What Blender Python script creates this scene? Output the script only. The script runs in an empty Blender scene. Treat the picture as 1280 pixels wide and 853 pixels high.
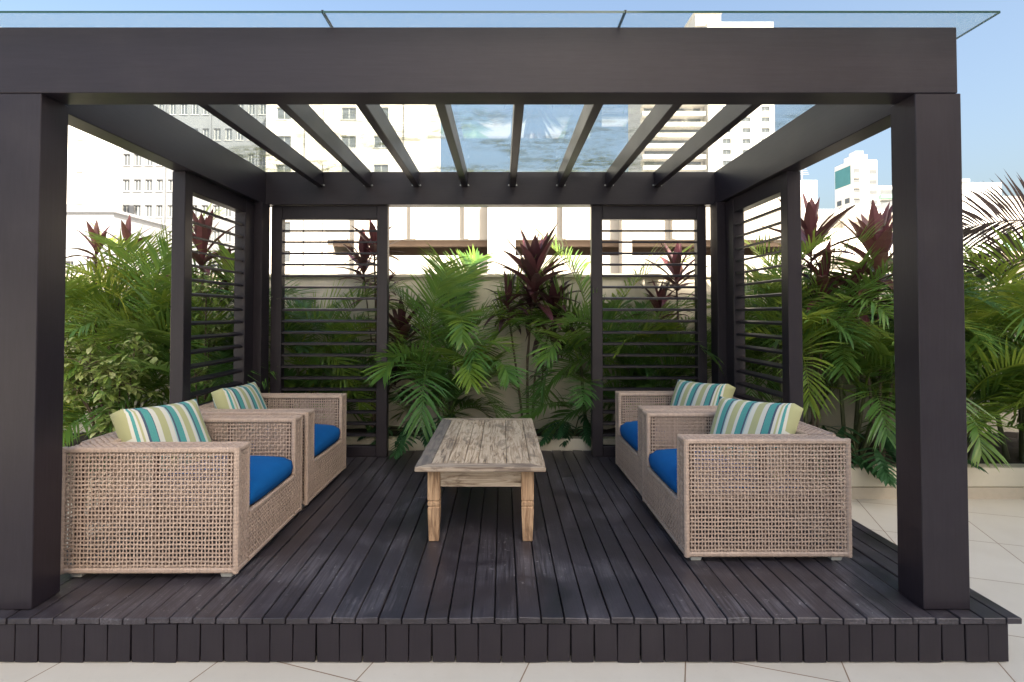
import bpy, bmesh, math, random
from mathutils import Vector, Matrix

C = bpy.context.scene.collection
R = math.radians
SC = bpy.context.scene

# ------------------------------------------------------------------ camera, sky, sun, exposure
cam = bpy.data.cameras.new('camera')
cam_o = bpy.data.objects.new('camera', cam); C.objects.link(cam_o)
cam_o.location = (0, 0, 1.53)
cam_o.rotation_euler = (R(90 + 1.31), 0, 0)
cam.sensor_width = 36; cam.lens = 19.69
cam.shift_x = 12 / 1280; cam.shift_y = -50.5 / 1280
cam.clip_start = 0.05; cam.clip_end = 3000
SC.camera = cam_o

SUN_EL, SUN_AZ = 38, 30           # azimuth: degrees to the right of straight behind the camera
w = bpy.data.worlds.new('World'); SC.world = w; w.use_nodes = True
nt = w.node_tree; nt.nodes.clear()
sky = nt.nodes.new('ShaderNodeTexSky'); sky.sky_type = 'NISHITA'; sky.sun_disc = False
sky.sun_elevation = R(SUN_EL); sky.sun_rotation = R(180 - SUN_AZ)
sky.air_density = 1.3; sky.dust_density = 6; sky.ozone_density = 3.5
bg = nt.nodes.new('ShaderNodeBackground'); bg.inputs['Strength'].default_value = 0.08
wo = nt.nodes.new('ShaderNodeOutputWorld')
nt.links.new(sky.outputs[0], bg.inputs[0]); nt.links.new(bg.outputs[0], wo.inputs[0])
sl = bpy.data.lights.new('sun', 'SUN'); sl.energy = 5.0; sl.angle = R(0.5); sl.color = (1, .93, .82)
so = bpy.data.objects.new('sun', sl); C.objects.link(so)
S = Vector((math.sin(R(SUN_AZ)) * math.cos(R(SUN_EL)), -math.cos(R(SUN_AZ)) * math.cos(R(SUN_EL)), math.sin(R(SUN_EL))))
so.rotation_euler = (-S).to_track_quat('-Z', 'Y').to_euler()
so.location = S * 60
SC.view_settings.view_transform = 'Standard'; SC.view_settings.look = 'None'
SC.view_settings.exposure = 2.05; SC.view_settings.use_white_balance = True; SC.view_settings.white_balance_temperature = 6950; SC.view_settings.gamma = 1
SC.view_settings.use_curve_mapping = False
SC.cycles.max_bounces = 10; SC.cycles.transparent_max_bounces = 24
SC.cycles.diffuse_bounces = 5

# ------------------------------------------------------------------ materials
def new_mat(name):
    m = bpy.data.materials.new(name); m.use_nodes = True
    n = m.node_tree; n.nodes.clear()
    out = n.nodes.new('ShaderNodeOutputMaterial')
    b = n.nodes.new('ShaderNodeBsdfPrincipled')
    n.links.new(b.outputs[0], out.inputs[0])
    return m, n, b, out
def nd(n, t, **kw):
    x = n.nodes.new(t)
    for k, v in kw.items():
        if k in x.inputs: x.inputs[k].default_value = v
        else: setattr(x, k, v)
    return x
def ramp(n, stops, interp='LINEAR'):
    r = n.nodes.new('ShaderNodeValToRGB'); r.color_ramp.interpolation = interp
    e = r.color_ramp.elements
    while len(e) > 1: e.remove(e[-1])
    e[0].position = stops[0][0]; e[0].color = (*stops[0][1], 1)
    for p, c in stops[1:]:
        k = e.new(p); k.color = (*c, 1)
    return r
def coords(n, scale=(1, 1, 1), kind='Object', rot=(0, 0, 0)):
    tc = n.nodes.new('ShaderNodeTexCoord'); mp = n.nodes.new('ShaderNodeMapping')
    mp.inputs['Scale'].default_value = scale; mp.inputs['Rotation'].default_value = rot
    n.links.new(tc.outputs[kind], mp.inputs[0]); return mp
def noise(n, vec, scale, detail=4, rough=.55, dist=0):
    x = nd(n, 'ShaderNodeTexNoise', Scale=scale, Detail=detail, Roughness=rough, Distortion=dist)
    n.links.new(vec.outputs[0], x.inputs['Vector']); return x
def mixc(n, fac, a, b, mode='MIX'):
    x = n.nodes.new('ShaderNodeMix'); x.data_type = 'RGBA'; x.blend_type = mode
    for sock, v in ((x.inputs[0], fac), (x.inputs[6], a), (x.inputs[7], b)):
        if hasattr(v, 'is_output') or hasattr(v, 'links'): n.links.new(v, sock)
        elif isinstance(v, (int, float)): sock.default_value = v
        else: sock.default_value = (*v, 1)
    return x.outputs[2]
def math_n(n, op, a, b=None, c=None):
    x = n.nodes.new('ShaderNodeMath'); x.operation = op
    for i, v in enumerate((a, b, c)):
        if v is None: continue
        if hasattr(v, 'links'): n.links.new(v, x.inputs[i])
        else: x.inputs[i].default_value = v
    return x.outputs[0]
def bump(n, b, h, strength=.3, dist=.01):
    x = nd(n, 'ShaderNodeBump', Strength=strength, Distance=dist)
    n.links.new(h, x.inputs['Height']); n.links.new(x.outputs[0], b.inputs['Normal'])
def tone(n):
    a = n.nodes.new('ShaderNodeAttribute'); a.attribute_name = 'tone'; return a.outputs['Fac']

def m_paint(name, col, rough, wear=.0, grain=(30, 30, 2)):
    m, n, b, o = new_mat(name)
    mp = coords(n, grain); ns = noise(n, mp, 3, 6, .6)
    mp2 = coords(n); n2 = noise(n, mp2, 2.2, 5, .65)
    c = mixc(n, ns.outputs['Fac'], [v * .65 for v in col], [v * 1.45 for v in col])
    r = ramp(n, [(.48, (0, 0, 0)), (.68, (1, 1, 1))]); n.links.new(n2.outputs['Fac'], r.inputs[0])
    b.inputs['Specular IOR Level'].default_value = .38
    c2 = mixc(n, math_n(n, 'MULTIPLY', r.outputs[0], wear), c, (.16, .15, .155))
    n.links.new(c2, b.inputs['Base Color'])
    rr = nd(n, 'ShaderNodeMapRange'); n.links.new(n2.outputs['Fac'], rr.inputs[0])
    rr.inputs[3].default_value = rough - .08; rr.inputs[4].default_value = rough + .12
    n.links.new(rr.outputs[0], b.inputs['Roughness'])
    bump(n, b, ns.outputs['Fac'], .12, .004)
    return m
M = {}
M['paint'] = m_paint('dark_stained_timber', (.0165, .0125, .0180), .38, .04)
M['paint_y'] = m_paint('dark_stained_timber_long', (.0165, .0125, .0180), .38, .04, (30, 2, 30))
M['paint_x'] = m_paint('dark_stained_timber_cross', (.0165, .0125, .0180), .40, .04, (2, 30, 30))

def m_deck():
    m, n, b, o = new_mat('worn_deck_boards')
    mp = coords(n, (40, 1.6, 40)); g = noise(n, mp, 2, 8, .65, .4)
    mp2 = coords(n); p = noise(n, mp2, 1.7, 8, .72, .6); q = noise(n, mp2, 38, 3, .6)
    c = mixc(n, tone(n), (.018, .0155, .019), (.042, .036, .043))
    c = mixc(n, math_n(n, 'MULTIPLY', g.outputs['Fac'], .35), c, (.062, .054, .068))
    r = ramp(n, [(.48, (0, 0, 0)), (.64, (1, 1, 1))]); n.links.new(p.outputs['Fac'], r.inputs[0])
    gr = ramp(n, [(.40, (0, 0, 0)), (.62, (1, 1, 1))]); n.links.new(g.outputs['Fac'], gr.inputs[0])
    c = mixc(n, math_n(n, 'MULTIPLY', r.outputs[0], math_n(n, 'MULTIPLY', gr.outputs[0], .75)), c, (.155, .147, .168))
    dk_ = ramp(n, [(.36, (1, 1, 1)), (.46, (0, 0, 0))]); n.links.new(p.outputs['Fac'], dk_.inputs[0])
    c = mixc(n, math_n(n, 'MULTIPLY', dk_.outputs[0], .7), c, (.012, .011, .012))
    r2 = ramp(n, [(.66, (0, 0, 0)), (.71, (1, 1, 1))]); n.links.new(q.outputs['Fac'], r2.inputs[0])
    sp = math_n(n, 'MULTIPLY', r2.outputs[0], math_n(n, 'MULTIPLY', r.outputs[0], .8))
    c = mixc(n, sp, c, (.4, .4, .4))
    n.links.new(c, b.inputs['Base Color'])
    rr = nd(n, 'ShaderNodeMapRange'); n.links.new(p.outputs['Fac'], rr.inputs[0])
    rr.inputs[3].default_value = .2; rr.inputs[4].default_value = .52
    n.links.new(rr.outputs[0], b.inputs['Roughness'])
    bump(n, b, g.outputs['Fac'], .35, .004)
    return m
M['deck'] = m_deck()

def m_simple(name, col, rough=.6, var=.15, scale=8, bmp=.1, metal=0, dirt=None):
    m, n, b, o = new_mat(name)
    mp = coords(n); ns = noise(n, mp, scale, 6, .6)
    c = mixc(n, ns.outputs['Fac'], [v * (1 - var) for v in col], [min(1, v * (1 + var)) for v in col])
    if dirt:
        mp2 = coords(n, (1, 1, .25)); n2 = noise(n, mp2, dirt[1], 6, .7)
        r = ramp(n, [(.5, (0, 0, 0)), (.8, (1, 1, 1))]); n.links.new(n2.outputs['Fac'], r.inputs[0])
        c = mixc(n, math_n(n, 'MULTIPLY', r.outputs[0], dirt[2]), c, dirt[0])
    n.links.new(c, b.inputs['Base Color'])
    b.inputs['Roughness'].default_value = rough; b.inputs['Metallic'].default_value = metal
    if bmp: bump(n, b, ns.outputs['Fac'], bmp, .01)
    return m
M['wall'] = m_simple('beige_render', (.72, .66, .55), .85, .08, 30, .15, dirt=((.2, .18, .14), 1.2, .5))
M['curb'] = m_simple('cream_curb', (.58, .53, .43), .7, .06, 18, .1, dirt=((.3, .25, .17), 2.5, .35))
M['curb_base'] = m_simple('stone_skirting', (.46, .40, .32), .6, .1, 25, .1)
M['soil'] = m_simple('dark_soil', (.035, .026, .02), .95, .4, 30, .8)
M['concrete'] = m_simple('concrete', (.4, .39, .37), .9, .1, 3, .1)
M['white'] = m_simple('white_facade', (.78, .77, .74), .85, .03, .6, 0, dirt=((.55, .53, .5), .12, .3))
M['offwhite'] = m_simple('cream_facade', (.66, .61, .55), .85, .03, .6, 0, dirt=((.55, .5, .42), .12, .3))
M['greyface'] = m_simple('grey_facade', (.27, .28, .30), .85, .03, .6, 0, dirt=((.14, .14, .15), .12, .3))
M['blockshade'] = m_simple('shade_grey_block', (.17, .18, .195), .85, .05, .6, 0, dirt=((.12, .12, .13), .12, .4))  # white block darkened all over: its shade is put into the colour
M['carpark'] = m_simple('cream_concrete', (.42, .39, .345), .85, .05, .6, 0, dirt=((.28, .25, .21), .3, .35))
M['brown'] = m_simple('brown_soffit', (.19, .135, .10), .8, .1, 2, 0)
M['teal'] = m_simple('teal_glazing', (.06, .22, .23), .2, .2, .5, 0)
M['greenbox'] = m_simple('green_glazing', (.16, .30, .25), .3, .2, .5, 0)
M['tan'] = m_simple('tan_roof', (.5, .38, .25), .8, .1, 2, 0)
M['pane'] = m_simple('dark_window_glass', (.09, .10, .11), .12, .3, .3, 0)
M['frame'] = m_simple('grey_window_frame', (.45, .45, .44), .6, .05, 4, 0)
M['foot'] = m_simple('pale_plastic_foot', (.5, .5, .47), .5, .1, 20, .05)
M['seal'] = m_simple('black_sealant', (.015, .015, .015), .6, .1, 20, 0)
M['metal'] = m_simple('galvanised_metal', (.4, .4, .4), .4, .1, 20, 0, .8)
M['stem'] = m_simple('palm_stem', (.10, .11, .05), .6, .4, 25, .2)
M['bark'] = m_simple('grey_brown_stem', (.12, .085, .06), .8, .3, 40, .4)

def m_tile():
    m, n, b, o = new_mat('rotated_stone_tiles')
    tc = n.nodes.new('ShaderNodeTexCoord'); sp = n.nodes.new('ShaderNodeSeparateXYZ')
    n.links.new(tc.outputs['Object'], sp.inputs[0])
    a = R(19); P = .648
    u = math_n(n, 'ADD', math_n(n, 'MULTIPLY', sp.outputs[0], math.cos(a) / P), math_n(n, 'MULTIPLY', sp.outputs[1], -math.sin(a) / P))
    v = math_n(n, 'ADD', math_n(n, 'MULTIPLY', sp.outputs[0], math.sin(a) / P), math_n(n, 'MULTIPLY', sp.outputs[1], math.cos(a) / P))
    u = math_n(n, 'ADD', u, .70 / P + 20); v = math_n(n, 'ADD', v, -2.04 / P + 20)
    fu = math_n(n, 'FRACT', u); fv = math_n(n, 'FRACT', v)
    def edge(f):
        d = math_n(n, 'ABSOLUTE', math_n(n, 'SUBTRACT', f, .5))
        return math_n(n, 'GREATER_THAN', d, .5 - .0042)
    j = math_n(n, 'MAXIMUM', edge(fu), edge(fv))
    cb = n.nodes.new('ShaderNodeCombineXYZ')
    n.links.new(math_n(n, 'FLOOR', u), cb.inputs[0]); n.links.new(math_n(n, 'FLOOR', v), cb.inputs[1])
    wn = n.nodes.new('ShaderNodeTexWhiteNoise'); n.links.new(cb.outputs[0], wn.inputs[0])
    mp = coords(n); ns = noise(n, mp, 3, 7, .65); n2 = noise(n, mp, 40, 3, .5)
    c = mixc(n, wn.outputs['Value'], (.62, .59, .52), (.69, .66, .59))
    c = mixc(n, math_n(n, 'MULTIPLY', ns.outputs['Fac'], .75), c, (.52, .475, .40))
    r = ramp(n, [(.62, (0, 0, 0)), (.8, (1, 1, 1))]); n.links.new(n2.outputs['Fac'], r.inputs[0])
    c = mixc(n, math_n(n, 'MULTIPLY', r.outputs[0], .12), c, (.3, .26, .2))
    c = mixc(n, j, c, (.24, .16, .10))
    n.links.new(c, b.inputs['Base Color']); b.inputs['Roughness'].default_value = .45
    bump(n, b, math_n(n, 'SUBTRACT', 1, j), .4, .003)
    return m
M['tile'] = m_tile()

def m_rattan():
    m, n, b, o = new_mat('taupe_rattan')
    mp = coords(n); ns = noise(n, mp, 90, 3, .6)
    c = mixc(n, tone(n), (.34, .25, .20), (.59, .455, .37))
    c = mixc(n, math_n(n, 'MULTIPLY', ns.outputs['Fac'], .4), c, (.30, .22, .18))
    n.links.new(c, b.inputs['Base Color']); b.inputs['Roughness'].default_value = .42
    return m
M['rattan'] = m_rattan()
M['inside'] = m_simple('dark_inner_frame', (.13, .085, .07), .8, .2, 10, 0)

def m_fabric(name, col):
    m, n, b, o = new_mat(name)
    mp = coords(n); ns = noise(n, mp, 7, 5, .6); wv = noise(n, mp, 260, 2, .5)
    c = mixc(n, ns.outputs['Fac'], [v * .85 for v in col], [v * 1.12 for v in col])
    n.links.new(c, b.inputs['Base Color']); b.inputs['Roughness'].default_value = .9
    b.inputs['Specular IOR Level'].default_value = .2
    bump(n, b, math_n(n, 'ADD', math_n(n, 'MULTIPLY', wv.outputs['Fac'], .3), ns.outputs['Fac']), .25, .006)
    return m
M['blue'] = m_fabric('royal_blue_canvas', (.0, .10, .33))
M['blue_pipe'] = m_fabric('blue_piping', (.0, .06, .25))

def m_stripe():
    m, n, b, o = new_mat('striped_outdoor_fabric')
    tc = n.nodes.new('ShaderNodeTexCoord'); sp = n.nodes.new('ShaderNodeSeparateXYZ')
    n.links.new(tc.outputs['Object'], sp.inputs[0])
    f = math_n(n, 'ADD', math_n(n, 'MULTIPLY', sp.outputs[1], 1 / .57), .5)
    W, O, T, N_, L = (.68, .68, .61), (.43, .44, .21), (.02, .31, .30), (.012, .05, .12), (.36, .54, .54)
    r = ramp(n, [(0, O), (.022, W), (.04, T), (.06, W), (.075, O), (.095, W), (.125, N_), (.145, T), (.215, N_), (.225, W), (.28, O), (.36, W), (.415, L), (.43, N_), (.455, T), (.53, W), (.57, O), (.65, W), (.69, L), (.705, N_), (.73, T), (.80, W), (.84, O), (.915, W), (.95, T), (.975, N_)], 'CONSTANT')
    n.links.new(f, r.inputs[0])
    mp = coords(n); wv = noise(n, mp, 220, 2, .5); ns = noise(n, mp, 9, 4)
    c = mixc(n, math_n(n, 'MULTIPLY', wv.outputs['Fac'], .25), r.outputs[0], (.5, .5, .46))
    n.links.new(c, b.inputs['Base Color']); b.inputs['Roughness'].default_value = .92
    bump(n, b, math_n(n, 'ADD', math_n(n, 'MULTIPLY', wv.outputs['Fac'], .3), ns.outputs['Fac']), .3, .008)
    return m
M['stripe'] = m_stripe()

def m_oldwood(name, axis, a, bcol, dark):
    m, n, b, o = new_mat(name)
    sc = [26, 26, 26]; sc[axis] = 1.8
    mp = coords(n, sc); g = noise(n, mp, 1.6, 9, .7, 1.2)
    mp2 = coords(n, [7 if i != axis else 2.6 for i in range(3)]); k = noise(n, mp2, 1.9, 4, .6, .8)
    sc3 = [9, 9, 9]; sc3[axis] = 3.2
    mp3 = coords(n, sc3); v = nd(n, 'ShaderNodeTexVoronoi', Scale=.9); n.links.new(mp3.outputs[0], v.inputs['Vector'])
    rk = ramp(n, [(.08, (1, 1, 1)), (.2, (0, 0, 0))]); n.links.new(v.outputs['Distance'], rk.inputs[0])
    r = ramp(n, [(.36, dark), (.44, a), (.54, bcol), (.66, [min(1, x * 1.15) for x in bcol])]); n.links.new(g.outputs['Fac'], r.inputs[0])
    r2 = ramp(n, [(.54, (0, 0, 0)), (.62, (1, 1, 1))]); n.links.new(k.outputs['Fac'], r2.inputs[0])
    c = mixc(n, math_n(n, 'MULTIPLY', r2.outputs[0], .55), r.outputs[0], dark)
    c = mixc(n, math_n(n, 'MULTIPLY', rk.outputs[0], .55), c, [x * .7 for x in dark])
    t = tone(n)
    c = mixc(n, t, mixc(n, .8, c, (.095, .095, .10)), c)
    n.links.new(c, b.inputs['Base Color']); b.inputs['Roughness'].default_value = .8
    bump(n, b, g.outputs['Fac'], .5, .004)
    return m
M['oldwood_y'] = m_oldwood('bleached_old_wood', 1, (.38, .28, .185), (.57, .465, .345), (.12, .09, .065))
M['oldwood_x'] = m_oldwood('bleached_old_wood_cross', 0, (.36, .27, .19), (.52, .42, .32), (.13, .08, .05))
M['oldwood_z'] = m_oldwood('warm_old_wood_leg', 2, (.34, .205, .115), (.48, .32, .195), (.18, .105, .06))

def m_leaf(name, stops, rough=.38, trans=.3, edge=None):
    m, n, b, o = new_mat(name)
    r = ramp(n, stops); n.links.new(tone(n), r.inputs[0])
    mp = coords(n); ns = noise(n, mp, 14, 3, .6)
    c = mixc(n, math_n(n, 'MULTIPLY', ns.outputs['Fac'], .5), r.outputs[0], stops[0][1])
    n.links.new(c, b.inputs['Base Color']); b.inputs['Roughness'].default_value = rough
    t = n.nodes.new('ShaderNodeBsdfTranslucent')
    tcol = mixc(n, .5, c, stops[-1][1]); n.links.new(tcol, t.inputs[0])
    mx = n.nodes.new('ShaderNodeMixShader'); mx.inputs[0].default_value = trans
    n.links.new(b.outputs[0], mx.inputs[1]); n.links.new(t.outputs[0], mx.inputs[2]); n.links.new(mx.outputs[0], o.inputs[0])
    return m
M['palm'] = m_leaf('palm_leaflets', [(0, (.030, .105, .034)), (.5, (.125, .285, .065)), (.8, (.32, .44, .055)), (1, (.50, .53, .09))], .32, .42)
M['palm_dry'] = m_leaf('bronze_palm_leaflets', [(0, (.05, .035, .04)), (.6, (.12, .08, .08)), (1, (.22, .17, .13))])
M['cordy'] = m_leaf('burgundy_leaves', [(0, (.04, .016, .026)), (.5, (.135, .04, .055)), (.85, (.29, .095, .11)), (1, (.22, .17, .08))], .32, .22)
M['ficus'] = m_leaf('variegated_leaves', [(0, (.08, .17, .03)), (.5, (.32, .42, .10)), (1, (.68, .70, .36))], .4, .25)
M['philo'] = m_leaf('deep_green_leaves', [(0, (.012, .045, .02)), (.6, (.03, .10, .04)), (1, (.07, .17, .06))], .3, .2)
M['yellow'] = m_leaf('fallen_leaf_skin', [(0, (.4, .32, .06)), (1, (.55, .45, .12))], .6, .2)

def m_glass():
    m, n, b, o = new_mat('stained_roof_glass')
    n.nodes.remove(b)
    tr = n.nodes.new('ShaderNodeBsdfTransparent'); tr.inputs[0].default_value = (.94, .98, .975, 1)
    gl = n.nodes.new('ShaderNodeBsdfGlossy'); gl.inputs['Roughness'].default_value = .015
    df = n.nodes.new('ShaderNodeBsdfDiffuse')
    fr = nd(n, 'ShaderNodeFresnel', IOR=1.45)
    ge = n.nodes.new('ShaderNodeNewGeometry'); io = nd(n, 'ShaderNodeMapRange'); n.links.new(ge.outputs['Backfacing'], io.inputs[0])
    io.inputs[3].default_value = 1.45; io.inputs[4].default_value = 1 / 1.45; n.links.new(io.outputs[0], fr.inputs['IOR'])   # same film reflection on both faces of the pane
    mx = n.nodes.new('ShaderNodeMixShader'); n.links.new(fr.outputs[0], mx.inputs[0])
    n.links.new(tr.outputs[0], mx.inputs[1]); n.links.new(gl.outputs[0], mx.inputs[2])
    # algae and rain streaks caught on the glass
    mp = coords(n, (1, 2.6, 1)); ns = noise(n, mp, 4.5, 8, .75, 1.5)
    mp2 = coords(n); n2 = noise(n, mp2, .8, 3, .5)
    sp = n.nodes.new('ShaderNodeSeparateXYZ'); n.links.new(mp2.outputs[0], sp.inputs[0])
    back = nd(n, 'ShaderNodeMapRange'); n.links.new(sp.outputs[1], back.inputs[0])
    back.inputs[1].default_value = .6; back.inputs[2].default_value = 2.1
    r = ramp(n, [(.47, (0, 0, 0)), (.60, (1, 1, 1))]); n.links.new(ns.outputs['Fac'], r.inputs[0])
    r2 = ramp(n, [(.44, (0, 0, 0)), (.54, (1, 1, 1))]); n.links.new(n2.outputs['Fac'], r2.inputs[0])
    f = math_n(n, 'MULTIPLY', math_n(n, 'MULTIPLY', r.outputs[0], r2.outputs[0]), math_n(n, 'MULTIPLY', back.outputs[0], .8))
    n3 = noise(n, mp2, 6, 8, .8)
    df.inputs[0].default_value = (.13, .13, .05, 1)
    du = n.nodes.new('ShaderNodeBsdfTranslucent'); du.inputs[0].default_value = (.75, .78, .76, 1)
    m0 = n.nodes.new('ShaderNodeMixShader'); n.links.new(math_n(n, 'MULTIPLY', n3.outputs['Fac'], .13), m0.inputs[0])
    n.links.new(mx.outputs[0], m0.inputs[1]); n.links.new(du.outputs[0], m0.inputs[2])
    m2 = n.nodes.new('ShaderNodeMixShader'); n.links.new(f, m2.inputs[0])
    al = n.nodes.new('ShaderNodeBsdfTranslucent'); al.inputs[0].default_value = (.34, .36, .17, 1)
    ma = n.nodes.new('ShaderNodeMixShader'); ma.inputs[0].default_value = .5
    n.links.new(df.outputs[0], ma.inputs[1]); n.links.new(al.outputs[0], ma.inputs[2])
    n.links.new(m0.outputs[0], m2.inputs[1]); n.links.new(ma.outputs[0], m2.inputs[2])
    n.links.new(m2.outputs[0], o.inputs[0])
    return m
M['glass'] = m_glass()
M['glass_edge'] = m_simple('green_glass_edge', (.02, .07, .06), .15, .2, 10, 0)

# ------------------------------------------------------------------ mesh helpers
class MB:
    def __init__(s): s.v = []; s.f = []; s.t = []; s.mi = []
    def face(s, idx, t=.5, mi=0): s.f.append(idx); s.t.append(t); s.mi.append(mi)
    def box(s, x0, x1, y0, y1, z0, z1, t=.5, mi=0):
        k = len(s.v)
        s.v += [(x0, y0, z0), (x1, y0, z0), (x1, y1, z0), (x0, y1, z0), (x0, y0, z1), (x1, y0, z1), (x1, y1, z1), (x0, y1, z1)]
        for q in ((3, 2, 1, 0), (4, 5, 6, 7), (0, 1, 5, 4), (1, 2, 6, 5), (2, 3, 7, 6), (3, 0, 4, 7)):
            s.face([k + i for i in q], t, mi)
    def hexa(s, pts, t=.5, mi=0):           # eight free corners, same order as box
        k = len(s.v); s.v += [tuple(p) for p in pts]
        for q in ((3, 2, 1, 0), (4, 5, 6, 7), (0, 1, 5, 4), (1, 2, 6, 5), (2, 3, 7, 6), (3, 0, 4, 7)):
            s.face([k + i for i in q], t, mi)
    def tube(s, pts, rad, n=7, t=.5):
        pts = [Vector(p) for p in pts]; k0 = len(s.v)
        for i, p in enumerate(pts):
            d = (pts[min(i + 1, len(pts) - 1)] - pts[max(i - 1, 0)]).normalized()
            a = d.cross(Vector((0, 0, 1)))
            if a.length < .1: a = d.cross(Vector((0, 1, 0)))
            a.normalize(); b = d.cross(a)
            r = rad[i] if isinstance(rad, (list, tuple)) else rad
            for j in range(n):
                an = 2 * math.pi * j / n
                s.v.append(tuple(p + a * (r * math.cos(an)) + b * (r * math.sin(an))))
        for i in range(len(pts) - 1):
            for j in range(n):
                j2 = (j + 1) % n
                s.face([k0 + i * n + j, k0 + i * n + j2, k0 + (i + 1) * n + j2, k0 + (i + 1) * n + j], t)
        s.face([k0 + j for j in range(n)], t); s.face([k0 + (len(pts) - 1) * n + j for j in range(n - 1, -1, -1)], t)
    def strip(s, cen, wv, t=.5):            # flat blade: centre points and half-width vectors (zero width = tip)
        k = len(s.v); ids = []
        for c, h in zip(cen, wv):
            if h is None or h.length < 1e-6:
                s.v.append(tuple(c)); ids.append((len(s.v) - 1,))
            else:
                s.v.append(tuple(c - h)); s.v.append(tuple(c + h)); ids.append((len(s.v) - 2, len(s.v) - 1))
        for a, b in zip(ids, ids[1:]):
            if len(a) == 2 and len(b) == 2: s.face([a[0], a[1], b[1], b[0]], t)
            elif len(a) == 2: s.face([a[0], a[1], b[0]], t)
            elif len(b) == 2: s.face([a[0], b[1], b[0]], t)
    def build(s, name, mats, parent=None, off=None, smooth=False, bev=0, seg=1):
        me = bpy.data.meshes.new(name)
        if off is None: off = Vector(parent.location) if parent and not parent.get('_local') else Vector((0, 0, 0))
        me.from_pydata([(x - off[0], y - off[1], z - off[2]) for x, y, z in s.v], [], s.f)
        if not isinstance(mats, (list, tuple)): mats = [mats]
        for m in mats: me.materials.append(m)
        at = me.attributes.new('tone', 'FLOAT', 'FACE')
        at.data.foreach_set('value', s.t)
        me.polygons.foreach_set('material_index', s.mi)
        if smooth: me.polygons.foreach_set('use_smooth', [True] * len(s.f))
        if bev:
            bm = bmesh.new(); bm.from_mesh(me)
            bmesh.ops.bevel(bm, geom=bm.edges[:], offset=bev, segments=seg, affect='EDGES', profile=.5, clamp_overlap=True)
            bm.to_mesh(me); bm.free()
        me.update()
        o = bpy.data.objects.new(name, me); C.objects.link(o)
        if parent: o.parent = parent
        return o

def tag(o, label=None, cat=None, group=None, kind=None):
    if label: o['label'] = label
    if cat: o['category'] = cat
    if group: o['group'] = group
    if kind: o['kind'] = kind
    return o
def thing(name, label, cat, loc=(0, 0, 0), rz=0, group=None):
    o = bpy.data.objects.new(name, None); C.objects.link(o)
    o.empty_display_size = .1; o.location = loc; o.rotation_euler = (0, 0, rz)
    return tag(o, label, cat, group)
def solo(name, mb, mat, label, cat, loc, group=None, **kw):     # a thing that is one mesh, origin at loc
    o = mb.build(name, mat, None, Vector(loc), **kw); o.location = loc
    return tag(o, label, cat, group)
def dup(root, loc, rz, label):
    r = root.copy(); C.objects.link(r); r.location = loc; r.rotation_euler = (0, 0, rz); r['label'] = label
    for ch in list(root.children):
        c = ch.copy(); C.objects.link(c); c.parent = r
        for g in list(ch.children):
            d = g.copy(); C.objects.link(d); d.parent = c
    return r
def V(*a): return Vector(a)
rnd = random.Random(7)

# ------------------------------------------------------------------ ground and setting
g = MB(); g.box(-1500, 1500, -1500, 1500, -1.0, -.004)
tag(g.build('ground', M['concrete']), kind='structure')
g = MB(); k = len(g.v); g.v += [(-14, -16, 0), (14, -16, 0), (14, 6.28, 0), (-14, 6.28, 0)]; g.face([0, 1, 2, 3])
tag(g.build('patio', M['tile']), kind='structure')
g = MB()
random.seed(3)
def soil(x0, x1, y0, y1, z):
    nx, ny = max(2, int((x1 - x0) / .12)), max(2, int((y1 - y0) / .12)); k = len(g.v)
    for i in range(nx + 1):
        for j in range(ny + 1):
            g.v.append((x0 + (x1 - x0) * i / nx, y0 + (y1 - y0) * j / ny, z + rnd.uniform(-.015, .02)))
    for i in range(nx):
        for j in range(ny):
            a = k + i * (ny + 1) + j; g.face([a, a + ny + 1, a + ny + 2, a + 1])
soil(-9, -2.56, 4.79, 6.27, .2); soil(-2.56, 2.36, 5.65, 6.27, .25); soil(2.36, 12, 4.79, 6.27, .2)
tag(g.build('soil', M['soil']), kind='structure')

# garden wall and planter kerb
gw = thing('garden_wall', 'tall beige rendered wall closing off the planting bed behind the pergola', 'wall', (0, 6.3, 0))
b = MB(); b.box(-16, 16, 6.3, 6.5, 0, 1.93); b.build('wall_face', M['wall'], gw)
b = MB(); b.box(-16, 16, 6.27, 6.53, 1.93, 1.975); b.build('coping', M['curb'], gw, bev=.008)
pc = thing('planter_kerb', 'low cream kerb with stone skirting edging the planting bed around the deck', 'planter', (0, 4.66, 0))
b = MB(); b.box(2.40, 12, 4.66, 4.79, .096, .255); b.box(-9, -2.60, 4.66, 4.79, .096, .255)
b.box(-2.56, 2.36, 5.52, 5.65, .05, .30); b.box(2.40, 2.53, 4.79, 5.65, .096, .255); b.box(-2.73, -2.60, 4.79, 5.65, .096, .255)
b.build('kerb', M['curb'], pc, bev=.006)
b = MB(); b.box(2.39, 12, 4.65, 4.80, 0, .094); b.box(-9, -2.59, 4.65, 4.80, 0, .094)
b.build('skirting', M['curb_base'], pc)

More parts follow.
